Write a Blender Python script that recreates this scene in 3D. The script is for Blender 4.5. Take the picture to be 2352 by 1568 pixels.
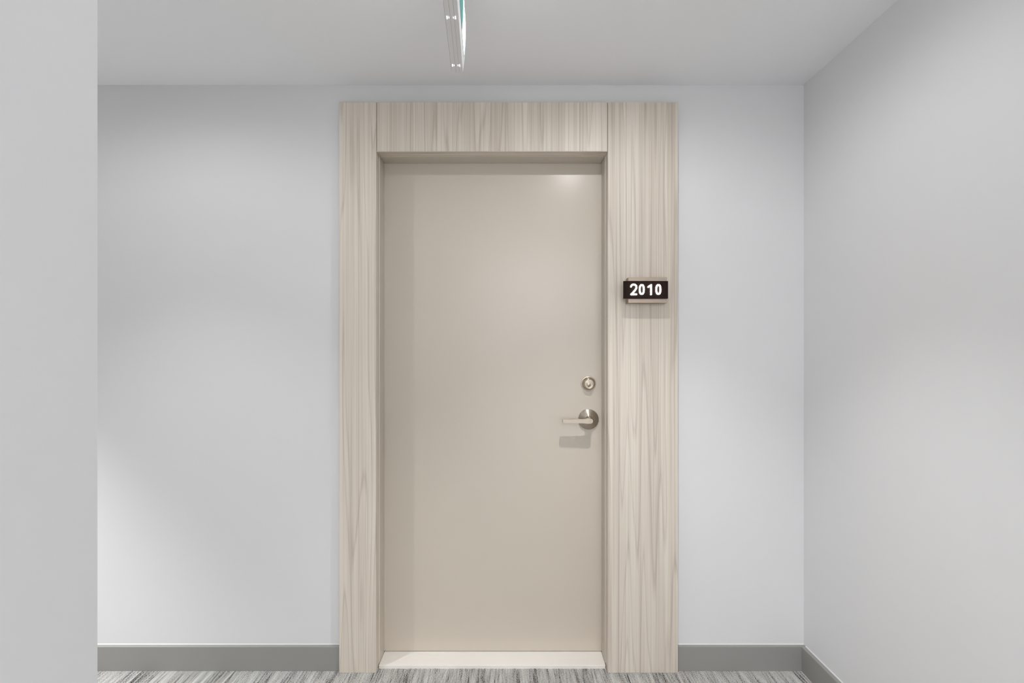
import bpy, bmesh, math, random
from mathutils import Vector, Matrix

# ------------------------------------------------------------------ reset
for o in list(bpy.data.objects):
    bpy.data.objects.remove(o, do_unlink=True)
scene = bpy.context.scene
COL = scene.collection
random.seed(4)

# ------------------------------------------------------------------ camera
# photograph 2352 x 1568, vanishing point of the corridor at pixel (1167, 808), focal length 1307 px
F_PX, VPX, VPY, W_PX, H_PX = 1307.0, 1167.0, 808.0, 2352.0, 1568.0
CAM_Z = 1.266
cam_d = bpy.data.cameras.new('camera')
cam = bpy.data.objects.new('camera', cam_d)
COL.objects.link(cam)
cam.location = (0, 0, CAM_Z)
cam.rotation_euler = (math.pi / 2, 0, 0)
cam_d.sensor_width = 36.0
cam_d.lens = F_PX / W_PX * 36.0
cam_d.shift_x = (W_PX / 2 - VPX) / W_PX
cam_d.shift_y = (VPY - H_PX / 2) / W_PX
cam_d.clip_start = 0.02
scene.camera = cam

# ------------------------------------------------------------------ world (closed interior) and exposure
world = bpy.data.worlds.new('world')
scene.world = world
world.use_nodes = True
world.node_tree.nodes['Background'].inputs[0].default_value = (1, 1, 1, 1)
world.node_tree.nodes['Background'].inputs[1].default_value = 0.0
vs = scene.view_settings
vs.view_transform = 'Standard'
vs.look = 'None'
vs.gamma = 1.0
vs.use_curve_mapping = False
vs.exposure = -0.05

# lamps of the corridor, one of them added fill; each gets its fixture further down
CEIL = 2.333
NEUT = (0.982, 0.990, 1.0)
LAMPS = [
    # x,    y,     [(watts, beam half angle in degrees, edge softness), ...]
    (0.35, 1.52, [(10.5, 87.0, 0.5), (52.0, 42.0, 0.7)]),     # open reflector: wide spill and a core beam
    (-1.20, 1.52, [(8.0, 87.0, 0.5), (48.0, 44.0, 1.0)]),  # added fill lamp out of view, lifts the left part of the back wall
    (-2.75, 1.52, [(215.0, 46.0, 0.5)]),
]
FILL_PANEL = (0.41, -2.35, 1.2, 0.6, 50.0)      # x, y, width, depth, watts: unseen ceiling panel added at the rear as fill light

def lamp(power, half, soft):
    d = bpy.data.lights.new('downlight_lamp', 'SPOT')
    d.spot_size = math.radians(2 * half)
    d.spot_blend = soft
    d.shadow_soft_size = 0.010
    d.energy = power
    d.color = NEUT
    o = bpy.data.objects.new('downlight_lamp', d)
    o.location = (0, 0, -0.012)
    COL.objects.link(o)
    return o

def fill_panel_lamp():
    d = bpy.data.lights.new('fill_panel_lamp', 'AREA')
    d.shape = 'RECTANGLE'
    d.size, d.size_y = FILL_PANEL[2] - 0.04, FILL_PANEL[3] - 0.04
    d.energy = FILL_PANEL[4]
    d.color = NEUT
    o = bpy.data.objects.new('fill_panel_lamp', d)
    o.location = (0, 0, -0.019)
    COL.objects.link(o)
    return o

# ------------------------------------------------------------------ helpers
def lin(r, g, b):
    def f(c):
        c /= 255.0
        return c / 12.92 if c <= 0.04045 else ((c + 0.055) / 1.055) ** 2.4
    return (f(r), f(g), f(b), 1.0)

def tag(o, label=None, cat=None, group=None, kind=None):
    if label: o['label'] = label
    if cat: o['category'] = cat
    if group: o['group'] = group
    if kind: o['kind'] = kind
    return o

def empty(name, loc=(0, 0, 0), rz=0.0):
    o = bpy.data.objects.new(name, None)
    o.empty_display_size = 0.05
    COL.objects.link(o)
    o.location = loc
    o.rotation_euler = (0, 0, rz)
    return o

def obj(name, bm, mat, parent=None, loc=(0, 0, 0), smooth=False):
    me = bpy.data.meshes.new(name)
    bmesh.ops.recalc_face_normals(bm, faces=bm.faces)
    bm.to_mesh(me)
    bm.free()
    if mat: me.materials.append(mat)
    if smooth:
        me.polygons.foreach_set('use_smooth', [True] * len(me.polygons))
        try: me.set_sharp_from_angle(angle=math.radians(35))
        except Exception: pass
    o = bpy.data.objects.new(name, me)
    COL.objects.link(o)
    o.location = loc
    if parent: o.parent = parent
    return o

def add_box(bm, x0, x1, y0, y1, z0, z1, bev=0.0, seg=2):
    vs_ = [bm.verts.new((x, y, z)) for x in (x0, x1) for y in (y0, y1) for z in (z0, z1)]
    q = [(0, 1, 3, 2), (4, 6, 7, 5), (0, 4, 5, 1), (2, 3, 7, 6), (0, 2, 6, 4), (1, 5, 7, 3)]
    fs = [bm.faces.new([vs_[i] for i in f]) for f in q]
    if bev > 0:
        es = list({e for f in fs for e in f.edges})
        bmesh.ops.bevel(bm, geom=es, offset=bev, segments=seg, affect='EDGES', profile=0.5)

def box(x0, x1, y0, y1, z0, z1, bev=0.0, seg=2):
    bm = bmesh.new()
    add_box(bm, x0, x1, y0, y1, z0, z1, bev, seg)
    return bm

def add_lathe_y(bm, prof, n=64, c=(0, 0, 0)):
    """profile of (radius, y) turned round an axis parallel to Y"""
    rings = []
    for r, y in prof:
        if r < 1e-6:
            rings.append([bm.verts.new((c[0], c[1] + y, c[2]))])
        else:
            rings.append([bm.verts.new((c[0] + r * math.cos(2 * math.pi * k / n), c[1] + y,
                                        c[2] + r * math.sin(2 * math.pi * k / n))) for k in range(n)])
    for a, b in zip(rings[:-1], rings[1:]):
        for k in range(n):
            k2 = (k + 1) % n
            if len(a) == 1 and len(b) == 1: continue
            if len(a) == 1: bm.faces.new((a[0], b[k], b[k2]))
            elif len(b) == 1: bm.faces.new((a[k], b[0], a[k2]))
            else: bm.faces.new((a[k], b[k], b[k2], a[k2]))

def add_lathe_z(bm, prof, n=48):
    add_lathe_y(bm, prof, n)
    bmesh.ops.rotate(bm, verts=bm.verts, cent=(0, 0, 0), matrix=Matrix.Rotation(math.pi / 2, 3, 'X'))

def add_prism(bm, pts, axis, a0, a1):
    """polygon pts (u, v) extruded along an axis: 'x' -> (a,u,v), 'y' -> (u,a,v), 'z' -> (u,v,a)"""
    def P(u, v, a):
        return {'x': (a, u, v), 'y': (u, a, v), 'z': (u, v, a)}[axis]
    A = [bm.verts.new(P(u, v, a0)) for u, v in pts]
    B = [bm.verts.new(P(u, v, a1)) for u, v in pts]
    bm.faces.new(A); bm.faces.new(B[::-1])
    n = len(pts)
    for k in range(n):
        bm.faces.new((A[k], A[(k + 1) % n], B[(k + 1) % n], B[k]))

def stroke_ribbon(bm, path, r, closed, y0, y1, capn=8):
    """a round-ended stroke of half-width r along 2D path (x, z), given thickness from y0 to y1"""
    n = len(path)
    def nrm(i):
        if closed: a, b = path[(i - 1) % n], path[(i + 1) % n]
        else: a, b = path[max(i - 1, 0)], path[min(i + 1, n - 1)]
        d = Vector((b[0] - a[0], b[1] - a[1])).normalized()
        return Vector((-d.y, d.x))
    L = [Vector(path[i]) + nrm(i) * r for i in range(n)]
    R = [Vector(path[i]) - nrm(i) * r for i in range(n)]
    def V(p, y): return bm.verts.new((p[0], y, p[1]))
    Lf, Lb = [V(p, y0) for p in L], [V(p, y1) for p in L]
    Rf, Rb = [V(p, y0) for p in R], [V(p, y1) for p in R]
    m = n if closed else n - 1
    for i in range(m):
        j = (i + 1) % n
        bm.faces.new((Lf[i], Lf[j], Rf[j], Rf[i]))
        bm.faces.new((Lb[i], Rb[i], Rb[j], Lb[j]))
        bm.faces.new((Lf[i], Lb[i], Lb[j], Lf[j]))
        bm.faces.new((Rf[i], Rf[j], Rb[j], Rb[i]))
    if not closed:
        for i, sgn in ((0, 1), (n - 1, -1)):
            c = Vector(path[i]); a = (L[i] - c)
            ptsf, ptsb = [Lf[i]], [Lb[i]]
            for k in range(1, capn):
                t = math.pi * k / capn * sgn
                q = c + Vector((a.x * math.cos(t) - a.y * math.sin(t), a.x * math.sin(t) + a.y * math.cos(t)))
                ptsf.append(V(q, y0)); ptsb.append(V(q, y1))
            ptsf.append(Rf[i]); ptsb.append(Rb[i])
            bm.faces.new(ptsf); bm.faces.new(ptsb[::-1])
            for k in range(capn):
                bm.faces.new((ptsf[k], ptsb[k], ptsb[k + 1], ptsf[k + 1]))

# ------------------------------------------------------------------ materials
class NT:
    def __init__(s, name):
        s.m = bpy.data.materials.new(name); s.m.use_nodes = True
        s.t = s.m.node_tree; s.b = s.t.nodes['Principled BSDF']
    def n(s, kind, **kw):
        x = s.t.nodes.new(kind)
        for k, v in kw.items():
            if k in ('operation', 'blend_type', 'wave_type', 'bands_direction', 'data_type', 'noise_dimensions', 'wave_profile', 'clamp', 'rings_direction'):
                setattr(x, k, v)
            else:
                x.inputs[k].default_value = v
        return x
    def l(s, a, ao, b, bi): s.t.links.new(a.outputs[ao], b.inputs[bi])

def simple(name, col, rough=0.5, metal=0.0, bump=None, spec=None, var=0.0):
    t = NT(name); b = t.b
    b.inputs['Base Color'].default_value = col
    b.inputs['Roughness'].default_value = rough
    b.inputs['Metallic'].default_value = metal
    if spec is not None: b.inputs['Specular IOR Level'].default_value = spec
    tc = t.n('ShaderNodeTexCoord')
    nz = t.n('ShaderNodeTexNoise', Scale=(bump or (200, 0.02))[0], Detail=4.0)
    t.l(tc, 'Object', nz, 'Vector')
    if bump:
        bp = t.n('ShaderNodeBump', Strength=bump[1], Distance=0.002)
        t.l(nz, 0, bp, 'Height'); t.l(bp, 0, b, 'Normal')
    if var:
        n2 = t.n('ShaderNodeTexNoise', Scale=1.7, Detail=3.0)
        t.l(tc, 'Object', n2, 'Vector')
        r = t.n('ShaderNodeValToRGB')
        r.color_ramp.elements[0].position = 0.3; r.color_ramp.elements[1].position = 0.7
        r.color_ramp.elements[0].color = tuple(c * (1 - var) for c in col[:3]) + (1,)
        r.color_ramp.elements[1].color = tuple(min(1, c * (1 + var)) for c in col[:3]) + (1,)
        t.l(n2, 0, r, 0); t.l(r, 0, b, 'Base Color')
    return t.m

def emit(name, col, strength):
    t = NT(name)
    t.b.inputs['Base Color'].default_value = col
    t.b.inputs['Emission Color'].default_value = col
    t.b.inputs['Emission Strength'].default_value = strength
    return t.m

def brushed(name, col, rough, axis_scale, turned=False):
    t = NT(name); b = t.b
    b.inputs['Metallic'].default_value = 1.0
    tc = t.n('ShaderNodeTexCoord'); mp = t.n('ShaderNodeMapping')
    mp.inputs['Scale'].default_value = axis_scale
    nz = t.n('ShaderNodeTexNoise', Scale=1.0, Detail=5.0)
    t.l(tc, 'Object', mp, 0); t.l(mp, 0, nz, 'Vector')
    r = t.n('ShaderNodeValToRGB')
    r.color_ramp.elements[0].position = 0.3; r.color_ramp.elements[1].position = 0.7
    r.color_ramp.elements[0].color = tuple(c * 0.88 for c in col[:3]) + (1,)
    r.color_ramp.elements[1].color = col
    t.l(nz, 0, r, 0); t.l(r, 0, b, 'Base Color')
    mr = t.n('ShaderNodeMapRange')
    mr.inputs[3].default_value = rough * 0.8; mr.inputs[4].default_value = rough * 1.2
    t.l(nz, 0, mr, 0); t.l(mr, 0, b, 'Roughness')
    if turned:                             # lathe-turned finish
        b.inputs['Anisotropic'].default_value = 0.75
        b.inputs['Anisotropic Rotation'].default_value = 0.25
        tg = t.n('ShaderNodeTangent'); tg.direction_type = 'RADIAL'; tg.axis = 'Y'
        t.l(tg, 0, b, 'Tangent')
    return t.m

def wood(name, light, mid, dark, along='z', seed=0.0):
    """pale ash laminate, fine straight grain with soft cathedral figures"""
    t = NT(name); b = t.b
    tc = t.n('ShaderNodeTexCoord')
    def mapped(sx, sl, off):
        mp = t.n('ShaderNodeMapping')
        mp.inputs['Location'].default_value = (seed * 1.7 + off, seed, seed * 0.6 + off)
        mp.inputs['Scale'].default_value = (sx, sx, sl) if along == 'z' else (sl, sx, sx)
        t.l(tc, 'Object', mp, 0)
        return mp
    # slow wander of the grain
    w = t.n('ShaderNodeTexNoise', Scale=1.0, Detail=2.0); t.l(mapped(8.0, 0.30, 3.1), 0, w, 'Vector')
    # cathedral figures: contour lines of a stretched noise field
    c = t.n('ShaderNodeMath', operation='MULTIPLY'); c.inputs[1].default_value = 15.0; t.l(w, 0, c, 0)
    fr = t.n('ShaderNodeMath', operation='FRACT'); t.l(c, 0, fr, 0)
    cr = t.n('ShaderNodeValToRGB'); e = cr.color_ramp.elements
    e[0].position = 0.0; e[0].color = (0.50, 0.50, 0.50, 1); e[1].position = 1.0; e[1].color = (0.5, 0.5, 0.5, 1)
    k = e.new(0.72); k.color = (0.30, 0.30, 0.30, 1)
    k = e.new(0.88); k.color = (0.95, 0.95, 0.95, 1)
    t.l(fr, 0, cr, 0)
    # broad tone bands, medium streaks, hair-fine grain
    b1 = t.n('ShaderNodeTexNoise', Scale=1.0, Detail=3.0); t.l(mapped(24.0, 0.28, 11.0), 0, b1, 'Vector')
    b2 = t.n('ShaderNodeTexNoise', Scale=1.0, Detail=3.0); t.l(mapped(150.0, 0.8, 5.0), 0, b2, 'Vector')
    b3 = t.n('ShaderNodeTexNoise', Scale=1.0, Detail=2.0); t.l(mapped(520.0, 3.0, 8.0), 0, b3, 'Vector')
    def mul(a, ao, f):
        m = t.n('ShaderNodeMath', operation='MULTIPLY'); m.inputs[1].default_value = f; t.l(a, ao, m, 0); return m
    def add(a, b_):
        m = t.n('ShaderNodeMath', operation='ADD'); t.l(a, 0, m, 0); t.l(b_, 0, m, 1); return m
    s = add(add(mul(cr, 0, 0.20), mul(b1, 0, 0.34)), add(mul(b2, 0, 0.38), mul(b3, 0, 0.20)))
    r = t.n('ShaderNodeValToRGB'); e = r.color_ramp.elements
    e[0].position = 0.45; e[0].color = light; e[1].position = 0.68; e[1].color = dark
    k = e.new(0.56); k.color = mid
    t.l(s, 0, r, 0); t.l(r, 0, b, 'Base Color')
    b.inputs['Roughness'].default_value = 0.42
    b.inputs['Specular IOR Level'].default_value = 0.35
    bp = t.n('ShaderNodeBump', Strength=0.10, Distance=0.0006); t.l(b2, 0, bp, 'Height'); t.l(bp, 0, b, 'Normal')
    return t.m

M_wall = simple('wall_paint', lin(236, 236, 237), 0.62, bump=(260, 0.05), spec=0.3, var=0.008)
M_ceil = simple('ceiling_paint', lin(251, 252, 254), 0.8, bump=(180, 0.05), spec=0.2, var=0.006)
M_base = simple('grey_baseboard_paint', lin(156, 155, 151), 0.45, bump=(120, 0.05), var=0.03)
M_caulk = simple('white_caulk', lin(236, 236, 236), 0.5, bump=(90, 0.2))
M_door = simple('beige_door_paint', lin(216, 206, 192), 0.26, bump=(420, 0.03), spec=0.5, var=0.012)
M_frame = simple('beige_frame_paint', lin(208, 199, 185), 0.36, bump=(300, 0.03))
M_thresh = simple('cream_stone', lin(252, 246, 239), 0.3, bump=(60, 0.05), var=0.05)
M_nickel = brushed('brushed_nickel', lin(186, 176, 161), 0.30, (60, 60, 60), True)
M_taupe = brushed('brushed_taupe_metal', lin(168, 154, 140), 0.38, (30, 900, 900))
M_nickel_h = brushed('brushed_nickel_bar', lin(190, 180, 165), 0.30, (30, 900, 900))
M_keyway = simple('keyway_black', lin(28, 26, 22), 0.6)
M_joint = simple('joint_brown', lin(96, 84, 72), 0.8)
M_caulk2 = simple('beige_caulk', lin(222, 215, 204), 0.5, bump=(90, 0.2))
M_plate = brushed('dark_bronze_plate', lin(34, 21, 14), 0.6, (900, 900, 20))
M_plate.node_tree.nodes['Principled BSDF'].inputs['Specular IOR Level'].default_value = 0.15
M_plate.node_tree.nodes['Principled BSDF'].inputs['Metallic'].default_value = 0.0
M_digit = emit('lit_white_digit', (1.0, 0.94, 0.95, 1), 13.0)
M_house = simple('sign_housing_plastic', lin(234, 234, 234), 0.35, bump=(200, 0.02))
M_groove = simple('sign_groove', lin(185, 185, 185), 0.6)
M_clip = emit('glow_clip', (1, 1, 1, 1), 1.2)  # clips are no lamps; their brightness is given as glow
M_legw = emit('lit_white_legend', (1.0, 1.0, 1.0, 1), 3.0)
M_legg = emit('lit_green_legend', lin(84, 150, 145), 0.62)
M_legg.node_tree.nodes['Principled BSDF'].inputs['Base Color'].default_value = lin(40, 90, 86)
M_rim = simple('sign_rim', lin(228, 228, 228), 0.3)
M_lens = emit('lamp_lens', (1, 0.98, 0.95, 1), 3.0)
M_white = simple('white_metal', lin(238, 238, 238), 0.4)

LW, MW, DW = lin(236, 227, 214), lin(223, 212, 198), lin(202, 189, 175)
M_wood = [wood('ash_laminate_%d' % i, LW, MW, DW, 'z', s) for i, s in enumerate((0.0, 3.7, 8.2))]
M_woodh = wood('ash_laminate_cross', LW, MW, DW, 'x', 5.1)

def carpet_mat(name, cols):
    t = NT(name); b = t.b
    tc = t.n('ShaderNodeTexCoord')
    def noise(sx, sy, det, off=0.0):
        mp = t.n('ShaderNodeMapping'); mp.inputs['Scale'].default_value = (sx, sy, 0.0)
        mp.inputs['Location'].default_value = (off, off, 0)
        nz = t.n('ShaderNodeTexNoise', Scale=1.0, Detail=det)
        t.l(tc, 'Object', mp, 0); t.l(mp, 0, nz, 'Vector'); return nz
    yarn = noise(150.0, 8.0, 1.0)
    speck = noise(260.0, 230.0, 2.0, 4.0)
    band = noise(40.0, 2.0, 2.0, 9.0)
    def mul(a, f):
        m = t.n('ShaderNodeMath', operation='MULTIPLY'); m.inputs[1].default_value = f; t.l(a, 0, m, 0); return m
    def add(a, b_):
        m = t.n('ShaderNodeMath', operation='ADD'); t.l(a, 0, m, 0); t.l(b_, 0, m, 1); return m
    s = add(add(mul(yarn, 0.30), mul(speck, 0.40)), mul(band, 0.30))
    r = t.n('ShaderNodeValToRGB'); e = r.color_ramp.elements
    e[0].position, e[1].position = 0.39, 0.60
    e[0].color, e[1].color = cols[0], cols[2]
    k = e.new(0.46); k.color = cols[1]
    t.l(s, 0, r, 0); t.l(r, 0, b, 'Base Color')
    b.inputs['Roughness'].default_value = 0.95
    b.inputs['Specular IOR Level'].default_value = 0.05
    bp = t.n('ShaderNodeBump', Strength=0.5, Distance=0.002); t.l(speck, 0, bp, 'Height'); t.l(bp, 0, b, 'Normal')
    return t.m
M_carpet = carpet_mat('light_grey_carpet_yarn', (lin(96, 95, 92), lin(208, 206, 202), lin(250, 248, 245)))
M_carpet_d = carpet_mat('charcoal_carpet_yarn', (lin(40, 39, 37), lin(84, 83, 80), lin(150, 148, 144)))

# ------------------------------------------------------------------ the setting
Y_WALL, X_RIGHT = 2.276, 1.1824
X_CORN, Y_CORN = -0.3608, 0.50           # outside corner of the left wall
X_END, Y_REAR = -4.3, -3.0
T = 0.14
# door opening in the far wall
OX0, OX1, OZ = -0.5204, 0.3933, 2.0567
Y_FRONT = 2.245                          # face of the wood surround
Y_DOOR = 2.382

bm = bmesh.new()
pts = [(X_END, 0), (OX0 - 0.05, 0), (OX0 - 0.05, OZ + 0.05), (OX1 + 0.05, OZ + 0.05), (OX1 + 0.05, 0),
       (X_RIGHT, 0), (X_RIGHT, CEIL), (X_END, CEIL)]
add_prism(bm, pts, 'y', Y_WALL, Y_WALL + T)
tag(obj('wall_back', bm, M_wall), 'white painted wall around the wood framed door', 'wall', kind='structure')
tag(obj('wall_right', box(X_RIGHT, X_RIGHT + T, Y_REAR, Y_WALL + T, 0, CEIL), M_wall),
    'white painted side wall meeting the door wall in an inner corner', 'wall', kind='structure')
bm = bmesh.new()
add_prism(bm, [(X_CORN, Y_CORN), (X_END, Y_CORN), (X_END, Y_CORN - T), (X_CORN - T, Y_CORN - T),
               (X_CORN - T, Y_REAR), (X_CORN, Y_REAR)], 'z', 0, CEIL)
bmesh.ops.recalc_face_normals(bm, faces=bm.faces)
tag(obj('wall_left', bm, M_wall), 'white painted wall ending in an outside corner', 'wall', kind='structure')
tag(obj('wall_rear', box(X_CORN - T, X_RIGHT + T, Y_REAR - T, Y_REAR, 0, CEIL), M_wall),
    'white wall closing the corridor opposite the door', 'wall', kind='structure')
tag(obj('wall_far_end', box(X_END - T, X_END, Y_CORN - T, Y_WALL + T, 0, CEIL), M_wall),
    'white wall closing the side corridor', 'wall', kind='structure')
bm = bmesh.new()
add_prism(bm, [(X_END - T, Y_CORN - T), (X_CORN - T, Y_CORN - T), (X_CORN - T, Y_REAR - T), (X_RIGHT + T, Y_REAR - T),
               (X_RIGHT + T, Y_WALL + T), (X_END - T, Y_WALL + T)], 'z', CEIL, CEIL + 0.1)
tag(obj('ceiling', bm, M_ceil), 'smooth white painted ceiling', 'ceiling', kind='structure')

# carpet: a ribbed loop-pile sheet, ribs run towards the door, about 4.5 mm apart
def ribbed(bm, x0, x1, y0, y1, pitch=0.0046, h=0.0026):
    n = int((x1 - x0) / pitch)
    prof = ((0.0, -1.0), (0.16, -0.35), (0.34, -0.04), (0.5, 0.0), (0.66, -0.04), (0.84, -0.35))
    pa = pb = None
    for i in range(n + 1):
        j = random.uniform(0.75, 1.2)
        for u, d in (prof if i < n else prof[:1]):
            x = x0 + (i + u) * (x1 - x0) / n
            a, b_ = bm.verts.new((x, y0, d * h * j)), bm.verts.new((x, y1, d * h * j))
            if pa:
                f = bm.faces.new((pa, a, b_, pb))
                if u in (0.0, 0.16): f.material_index = 1   # darker yarn between the ribs
            pa, pb = a, b_
bm = bmesh.new()
ribbed(bm, X_CORN - T, X_RIGHT + 0.02, Y_REAR - 0.02, Y_WALL + 0.005)
ribbed(bm, X_END - 0.02, X_CORN - T, Y_CORN - T, Y_WALL + 0.005)
add_box(bm, X_END - T, X_RIGHT + T, Y_REAR - T, Y_WALL + T, -0.06, -0.006)
fl = obj('floor', bm, M_carpet)
fl.data.materials.append(M_carpet_d)
tag(fl, 'grey striped loop-pile carpet floor', 'carpet', kind='structure')

# baseboards with a softened top edge and a bead of caulk against the wall
BH, BT = 0.097, 0.0175
def base_prof(sgn, y):
    # (u, z) with u the direction off the wall
    return [(y, 0.0), (y - sgn * BT, 0.0), (y - sgn * BT, BH - 0.0015), (y - sgn * (BT - 0.0015), BH), (y, BH)]
def caulk_prof(sgn, y):
    return [(y, BH - 0.0005), (y - sgn * 0.0035, BH - 0.0005), (y - sgn * 0.002, BH + 0.0022), (y, BH + 0.0030)]
FX0, FX1, FZ = -0.6664, 0.6698, 2.2508    # outer edges of the wood surround
def baseboard(name, axis, sgn, y, a0, a1, label):
    bm = bmesh.new(); add_prism(bm, base_prof(sgn, y), axis, a0, a1)
    o = tag(obj(name, bm, M_base), label, 'baseboard', kind='structure')
    bm = bmesh.new(); add_prism(bm, caulk_prof(sgn, y), axis, a0, a1)
    obj('caulk_bead', bm, M_caulk, o)
    return o
baseboard('baseboard_back_left', 'x', 1, Y_WALL, X_END, FX0 - 0.0006, 'long grey baseboard between wood surround and side corridor')
baseboard('baseboard_back_right', 'x', 1, Y_WALL, FX1 + 0.0006, X_RIGHT, 'short grey baseboard between wood surround and inner corner')
baseboard('baseboard_right', 'y', 1, X_RIGHT, Y_REAR, Y_WALL - BT, 'grey baseboard along the side wall from the inner corner')
baseboard('baseboard_left', 'y', -1, X_CORN, Y_REAR, Y_CORN + BT, 'grey baseboard along the wall with the outside corner')
baseboard('baseboard_corridor', 'x', -1, Y_CORN, X_END, X_CORN, 'grey baseboard along the side corridor')

# ------------------------------------------------------------------ wood surround of the door
trim = tag(empty('trim_1', (0, Y_FRONT, 0)), 'pale ash wood surround with wide board carrying the room number', 'door surround', kind='structure')
D = Y_WALL - Y_FRONT                       # how proud it stands
G = 0.0006                                 # half of the open joint
Y_LIN = 2.298                              # where the wood lining ends and the steel frame starts
def local(x0, x1, z0, z1, cx, y0=0.0, y1=D, bev=0.0009):
    return box(x0 - cx, x1 - cx, y0, y1, z0, z1, bev, 1)
def panel(name, x0, x1, z0, z1, mat):
    cx = (x0 + x1) / 2
    return obj(name, local(x0, x1, z0, z1, cx), mat, trim, (cx, 0, 0))
panel('board', FX0, OX0 - 0.0002, 0.0, FZ, M_wood[0])
panel('header_board', OX0 + 2 * G, OX1 - 2 * G, OZ + 0.0011, FZ, M_wood[1])
panel('board', OX1 + 0.0002, FX1, 0.0, FZ, M_wood[2])
# backing strip seen in the open joints
for x in (OX0 + G, OX1 - G):
    obj('joint_backing', box(x - 0.0012, x + 0.0012, 0.004, D, OZ + 0.001, FZ - 0.001), M_joint, trim)
# lining of the reveal
LT = 0.012
obj('lining', box(OX0 - LT, OX0 - 0.0001, D + 0.0002, Y_LIN - Y_FRONT, 0.0, OZ), M_wood[1], trim)
obj('lining', box(OX1 + 0.0001, OX1 + LT, D + 0.0002, Y_LIN - Y_FRONT, 0.0, OZ), M_wood[0], trim)
obj('head_lining', box(OX0 + 0.0002, OX1 - 0.0002, 0.0002, Y_LIN - Y_FRONT, OZ, OZ + 0.0010), M_woodh, trim)

# ------------------------------------------------------------------ door
door = tag(empty('door_1', ((OX0 + OX1) / 2, Y_DOOR, 0)), 'plain beige flush door with nickel lever and deadbolt', 'door', kind='structure')
DC = (OX0 + OX1) / 2
TH = 0.0125                                # top of the threshold
obj('leaf', box(OX0 - 0.008 - DC, OX1 + 0.008 - DC, 0.0, 0.044, TH + 0.002, OZ + 0.008, 0.001, 1), M_door, door)
# steel frame: jambs and head, a little proud of the lining, with a rounded nose
S = 0.0022
def jamb(side):
    e = OX0 if side < 0 else OX1
    a, b = (e - 0.03, e + S) if side < 0 else (e - S, e + 0.03)
    return box(a - DC, b - DC, Y_LIN - Y_DOOR + 0.0004, -0.0006, 0.0, OZ + 0.03, 0.0015, 2)
fr = obj('door_frame', jamb(-1), M_frame, door)
obj('jamb', jamb(1), M_frame, door)
obj('head_jamb', box(OX0 - DC + S + 0.0005, OX1 - DC - S - 0.0005, Y_LIN - Y_DOOR + 0.0004, -0.0006, OZ - S, OZ + 0.03, 0.0015, 2), M_frame, door)
fr.name = 'jamb'
# caulk where lining meets frame
for e, s in ((OX0, 1), (OX1, -1)):
    bm = bmesh.new()
    add_prism(bm, [(e - DC, Y_LIN - Y_DOOR - 0.0022), (e - DC + s * S, Y_LIN - Y_DOOR + 0.0003), (e - DC, Y_LIN - Y_DOOR + 0.0003)], 'z', TH, OZ - S)
    obj('caulk_bead', bm, M_caulk2, door)

# deadbolt
HX, DBZ, LVZ = 0.336 - DC, 1.1337, 0.9845
bm = bmesh.new()
add_lathe_y(bm, [(0.0, -0.0001), (0.031, -0.0001), (0.031, -0.003), (0.0302, -0.0042), (0.0272, -0.0046), (0.0265, -0.0060),
                 (0.0258, -0.0080), (0.0222, -0.0195), (0.0212, -0.0212), (0.0200, -0.0218), (0.0186, -0.0214), (0.0184, -0.0200), (0.0, -0.0200)], 72)
db = obj('deadbolt', bm, M_nickel, door, (HX, 0, DBZ), True)
bm = bmesh.new(); add_lathe_y(bm, [(0.0178, -0.0198), (0.0178, -0.0208), (0.0174, -0.0212), (0.0, -0.0212)], 64)
obj('cylinder_face', bm, M_nickel, db, (0, 0, 0), True)
bm = bmesh.new(); add_lathe_y(bm, [(0.0078, -0.0211), (0.0078, -0.0220), (0.0072, -0.0224), (0.0, -0.0224)], 40)
obj('key_plug', bm, M_nickel, db, (0, 0, -0.0055), True)
bm = bmesh.new()
add_prism(bm, [(-0.0014, -0.0055), (0.0012, -0.0055), (0.0015, -0.0015), (0.0006, 0.0005), (0.0012, 0.0045), (-0.0005, 0.0045), (-0.0010, 0.0)], 'y', -0.0228, -0.0222)
obj('keyway', bm, M_keyway, db, (-0.0003, 0, -0.0062))

# lever handle: domed rose, neck, squared lever
bm = bmesh.new()
add_lathe_y(bm, [(0.0, -0.0001), (0.0423, -0.0001), (0.0423, -0.0066), (0.0417, -0.0078), (0.0385, -0.0094), (0.030, -0.0132),
                 (0.0225, -0.0164), (0.0185, -0.0180), (0.0172, -0.0186), (0.0, -0.0186)], 96)
lv = obj('lever_handle', bm, M_nickel, door, (HX, 0, LVZ), True)
bm = bmesh.new(); add_lathe_y(bm, [(0.0168, -0.0184), (0.0162, -0.026), (0.0140, -0.038), (0.0100, -0.0470), (0.0, -0.0475)], 48)
obj('neck', bm, M_nickel, lv, (0, 0, 0), True)
# lever: outline in (x, z), swept in depth
out = []
for k in range(13):
    a = -math.pi / 2 + math.pi * k / 12
    out.append((0.0015 + 0.0085 * math.cos(a), 0.0100 * math.sin(a)))
out += [(-0.016, 0.0099), (-0.030, 0.0086), (-0.055, 0.0080), (-0.1125, 0.0072), (-0.1125, -0.0072), (-0.055, -0.0082), (-0.030, -0.0088), (-0.016, -0.0099)]
bm = bmesh.new(); add_prism(bm, out, 'y', -0.0665, -0.0475)
bmesh.ops.bevel(bm, geom=[e for e in bm.edges if abs(e.verts[0].co.y - e.verts[1].co.y) < 1e-6], offset=0.0014, segments=2, affect='EDGES')
obj('lever', bm, M_nickel_h, lv, (0, 0, -0.0004), True)
bm = bmesh.new(); add_lathe_y(bm, [(0.0, 0.0), (0.0016, 0.0), (0.0016, -0.0012), (0.0, -0.0012)], 16)
obj('pin_hole', bm, M_keyway, lv, (0.0408, -0.0072, -0.0075))

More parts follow.
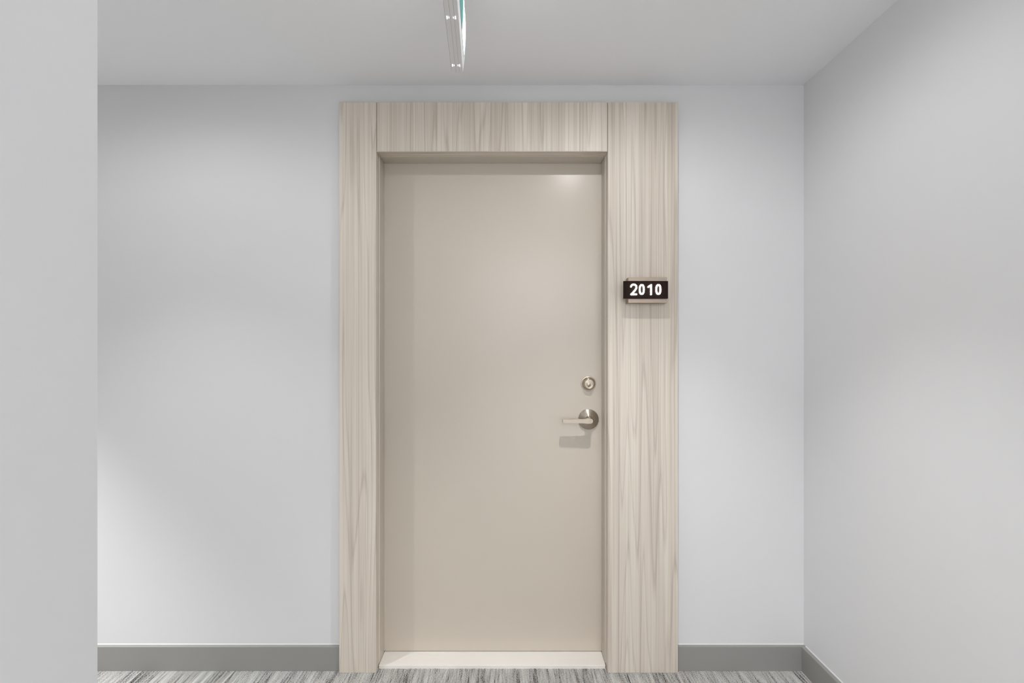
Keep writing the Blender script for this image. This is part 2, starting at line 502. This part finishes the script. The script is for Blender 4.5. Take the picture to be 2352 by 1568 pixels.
# stone threshold
tag(obj('threshold', box(OX0 + 0.0028, OX1 - 0.0028, Y_WALL + 0.001, Y_DOOR + 0.06, -0.003, TH, 0.0016, 2), M_thresh),
    'pale cream stone threshold under the door', 'threshold')

# ------------------------------------------------------------------ room number sign
SX0, SX1, SZ0, SZ1 = 0.4445, 0.6150, 1.4715, 1.5387   # plate
BX0, BX1, BZ0, BZ1 = 0.4644, 0.6140, 1.4551, 1.5542   # metal box behind it
SC = ((SX0 + SX1) / 2, (SZ0 + SZ1) / 2)
sign = tag(empty('room_number_sign', (SC[0], Y_FRONT, SC[1])), 'dark plate with lit number 2010 on nickel box, on wood board', 'sign')
bm = box(BX0 - SC[0], BX1 - SC[0], -0.046, -0.0002, BZ0 - SC[1], BZ1 - SC[1], 0.0009, 2)
obj('metal_box', bm, M_taupe, sign)
plate = obj('number_plate', box(SX0 - SC[0], SX1 - SC[0], -0.058, -0.0462, SZ0 - SC[1], SZ1 - SC[1], 0.0006, 1), M_plate, sign)
def oval(cx, cz, a, b, n=36, p=2.5):
    r = []
    for k in range(n):
        t = 2 * math.pi * k / n
        c, s = math.cos(t), math.sin(t)
        r.append((cx + a * abs(c) ** (2 / p) * (1 if c >= 0 else -1), cz + b * abs(s) ** (2 / p) * (1 if s >= 0 else -1)))
    return r
PXM = F_PX / (Y_FRONT - 0.058)             # pixels per metre at the plate
def pxz(x, z):                            # crop pixels of the number -> metres about the plate centre
    X = 1390 + x / 9.8; Z = 600 + z / 9.8
    return ((X - VPX) / PXM - SC[0], CAM_Z + (VPY - Z) / PXM - SC[1])
H, TOPZ, BOTZ = 0.0385 / 2, 521, 747
RS = 0.0027
def d_zero(xc):
    c = pxz(xc, (TOPZ + BOTZ) / 2); return oval(c[0], c[1], 0.0078, 0.0173), True
def d_one(x0, x1):
    return [pxz(x0, 576), pxz((x0 + x1) / 2 + 6, 552), pxz(x1, 524), pxz(x1, 640), pxz(x1, 744)], False
def d_two():
    p = []
    cx, cz, r = 640, 583, 62
    for k in range(15):
        a = math.radians(168 - k * 14.2)
        p.append(pxz(cx + r * math.cos(a), cz - r * math.sin(a)))
    p += [pxz(668, 655), pxz(625, 703), pxz(585, 744)]
    return p, False
def digit(paths):
    bm = bmesh.new()
    for (path, closed) in paths:
        stroke_ribbon(bm, path, RS, closed, -0.0612, -0.0580)
    return obj('digit', bm, M_digit, plate)
digit([d_two(), ([pxz(585, 744), pxz(640, 744), pxz(700, 744)], False)])
digit([d_zero(822)])
digit([d_one(968, 1030)])
digit([d_zero(1195)])

# ------------------------------------------------------------------ exit sign hanging from the ceiling
EZ, EL, EW = 2.08, 0.36, 0.032
YF = 1.657
ex = tag(empty('exit_sign', (-0.132 - EW / 2, YF, EZ), math.atan(0.04)), 'lit green and white exit sign hanging edge-on from the ceiling', 'sign')
EH = 0.215
obj('sign_body', box(-EW / 2, EW / 2, -EL, 0, 0.0, EH, 0.0012, 2), M_house, ex)
for x in (-0.0035, 0.0065):
    obj('seam', box(x - 0.0003, x + 0.0003, -EL + 0.001, -0.001, -0.0003, 0.0003), M_groove, ex)
# small clips in pairs along the underside, brightness put in as emission
for y in (-0.0405, -0.272):
    for x, w, l in ((-0.0115, 0.0013, 0.0062), (-0.0068, 0.0009, 0.0035), (0.0040, 0.0009, 0.0035), (0.0088, 0.0013, 0.0062)):
        obj('clip', box(x - w, x + w, y - l, y + l, -0.0012, 0.0002, 0.0004, 1), M_clip, ex)
# curved legend panel on each side
def bulge(side, t): return (0.0085 if side > 0 else 0.0) * math.sin(math.pi * min(max(t, 0), 1) ** 0.9)
def legend_point(side, s, t, off):
    """s 0..1 from the end by the door to the other end, t 0..1 up"""
    return (side * (EW / 2 + bulge(side, t) + off), -0.001 - s * (EL - 0.002), 0.001 + t * (EH - 0.002))
def patch(bm, side, f, off, ns=24, nt=16):
    """sheet between s,t = f(u,v)"""
    g = [[bm.verts.new(legend_point(side, *f(u / ns, v / nt), off)) for v in range(nt + 1)] for u in range(ns + 1)]
    for u in range(ns):
        for v in range(nt):
            bm.faces.new((g[u][v], g[u + 1][v], g[u + 1][v + 1], g[u][v + 1]))
def quad(a, b, c, d):
    def f(u, v):
        p = [(a[i] * (1 - u) + b[i] * u) * (1 - v) + (d[i] * (1 - u) + c[i] * u) * v for i in (0, 1)]
        return p[0], p[1]
    return f
for side in (1, -1):
    bm = bmesh.new(); patch(bm, side, lambda u, v: (u, v), 0.0003)
    lp = obj('legend_panel', bm, M_rim, ex, smooth=True)
    bm = bmesh.new(); patch(bm, side, lambda u, v: (0.10 + 0.865 * u, 0.115 + 0.825 * v), 0.0008)
    obj('green_field', bm, M_legg, lp, smooth=True)
    bm = bmesh.new()                        # lit doorway at the end by the door, and the running figure
    patch(bm, side, quad((0.115, 0.125), (0.47, 0.125), (0.30, 0.58), (0.115, 0.70)), 0.0012)
    patch(bm, side, quad((0.50, 0.48), (0.62, 0.52), (0.60, 0.74), (0.48, 0.70)), 0.0012, 6, 8)   # torso
    patch(bm, side, quad((0.46, 0.77), (0.53, 0.77), (0.53, 0.90), (0.46, 0.90)), 0.0012, 6, 6)   # head
    patch(bm, side, quad((0.40, 0.18), (0.46, 0.16), (0.60, 0.50), (0.53, 0.52)), 0.0012, 6, 8)   # leading leg
    patch(bm, side, quad((0.76, 0.22), (0.80, 0.30), (0.62, 0.55), (0.56, 0.48)), 0.0012, 6, 8)   # trailing leg
    patch(bm, side, quad((0.37, 0.50), (0.41, 0.45), (0.55, 0.66), (0.51, 0.72)), 0.0012, 6, 8)   # arm
    patch(bm, side, quad((0.60, 0.66), (0.74, 0.52), (0.77, 0.57), (0.61, 0.74)), 0.0012, 6, 8)   # arm
    obj('running_figure', bm, M_legw, lp, smooth=True)
# stem and ceiling plate
bm = bmesh.new(); add_box(bm, -0.012, 0.012, -EL / 2 - 0.05, -EL / 2 + 0.05, EH, CEIL - EZ - 0.008)
obj('stem', bm, M_house, ex)
obj('ceiling_plate', box(-0.035, 0.035, -EL / 2 - 0.09, -EL / 2 + 0.09, CEIL - EZ - 0.009, CEIL - EZ - 0.0003, 0.002, 2), M_white, ex)

# ------------------------------------------------------------------ downlights (the middle one is added fill) and the added fill panel
DL_LABELS = ['round white ceiling downlight in front of the door', 'added unseen fill downlight in the side corridor by the corner',
             'round white ceiling downlight far along the side corridor']
for (x, y, beams), lab in zip(LAMPS, DL_LABELS):
    d = tag(empty('ceiling_downlight', (x, y, CEIL)), lab, 'ceiling light', 'ceiling downlights')
    bm = bmesh.new(); add_lathe_z(bm, [(0.030, -0.0003), (0.052, -0.0003), (0.052, -0.004), (0.048, -0.007), (0.034, -0.007), (0.030, -0.004), (0.030, -0.0003)])
    obj('trim_ring', bm, M_white, d, smooth=True)
    bm = bmesh.new(); add_lathe_z(bm, [(0.0295, -0.0004), (0.0295, -0.003), (0.0, -0.005)])
    obj('lens', bm, M_lens, d, smooth=True)
    for beam in beams: lamp(*beam).parent = d

pn = tag(empty('fill_panel_light', (FILL_PANEL[0], FILL_PANEL[1], CEIL)), 'added unseen fill light panel on the ceiling by the rear wall', 'ceiling light')
w, h = FILL_PANEL[2] / 2, FILL_PANEL[3] / 2
bm = bmesh.new()
for x0, x1, y0, y1 in ((-w, w, -h, -h + 0.02), (-w, w, h - 0.02, h), (-w, -w + 0.02, -h + 0.02, h - 0.02), (w - 0.02, w, -h + 0.02, h - 0.02)):
    add_box(bm, x0, x1, y0, y1, -0.018, -0.0003)
obj('fill_panel_frame', bm, M_white, pn)
obj('diffuser', box(-w + 0.0205, w - 0.0205, -h + 0.0205, h - 0.0205, -0.016, -0.0004), M_lens, pn)
fill_panel_lamp().parent = pn
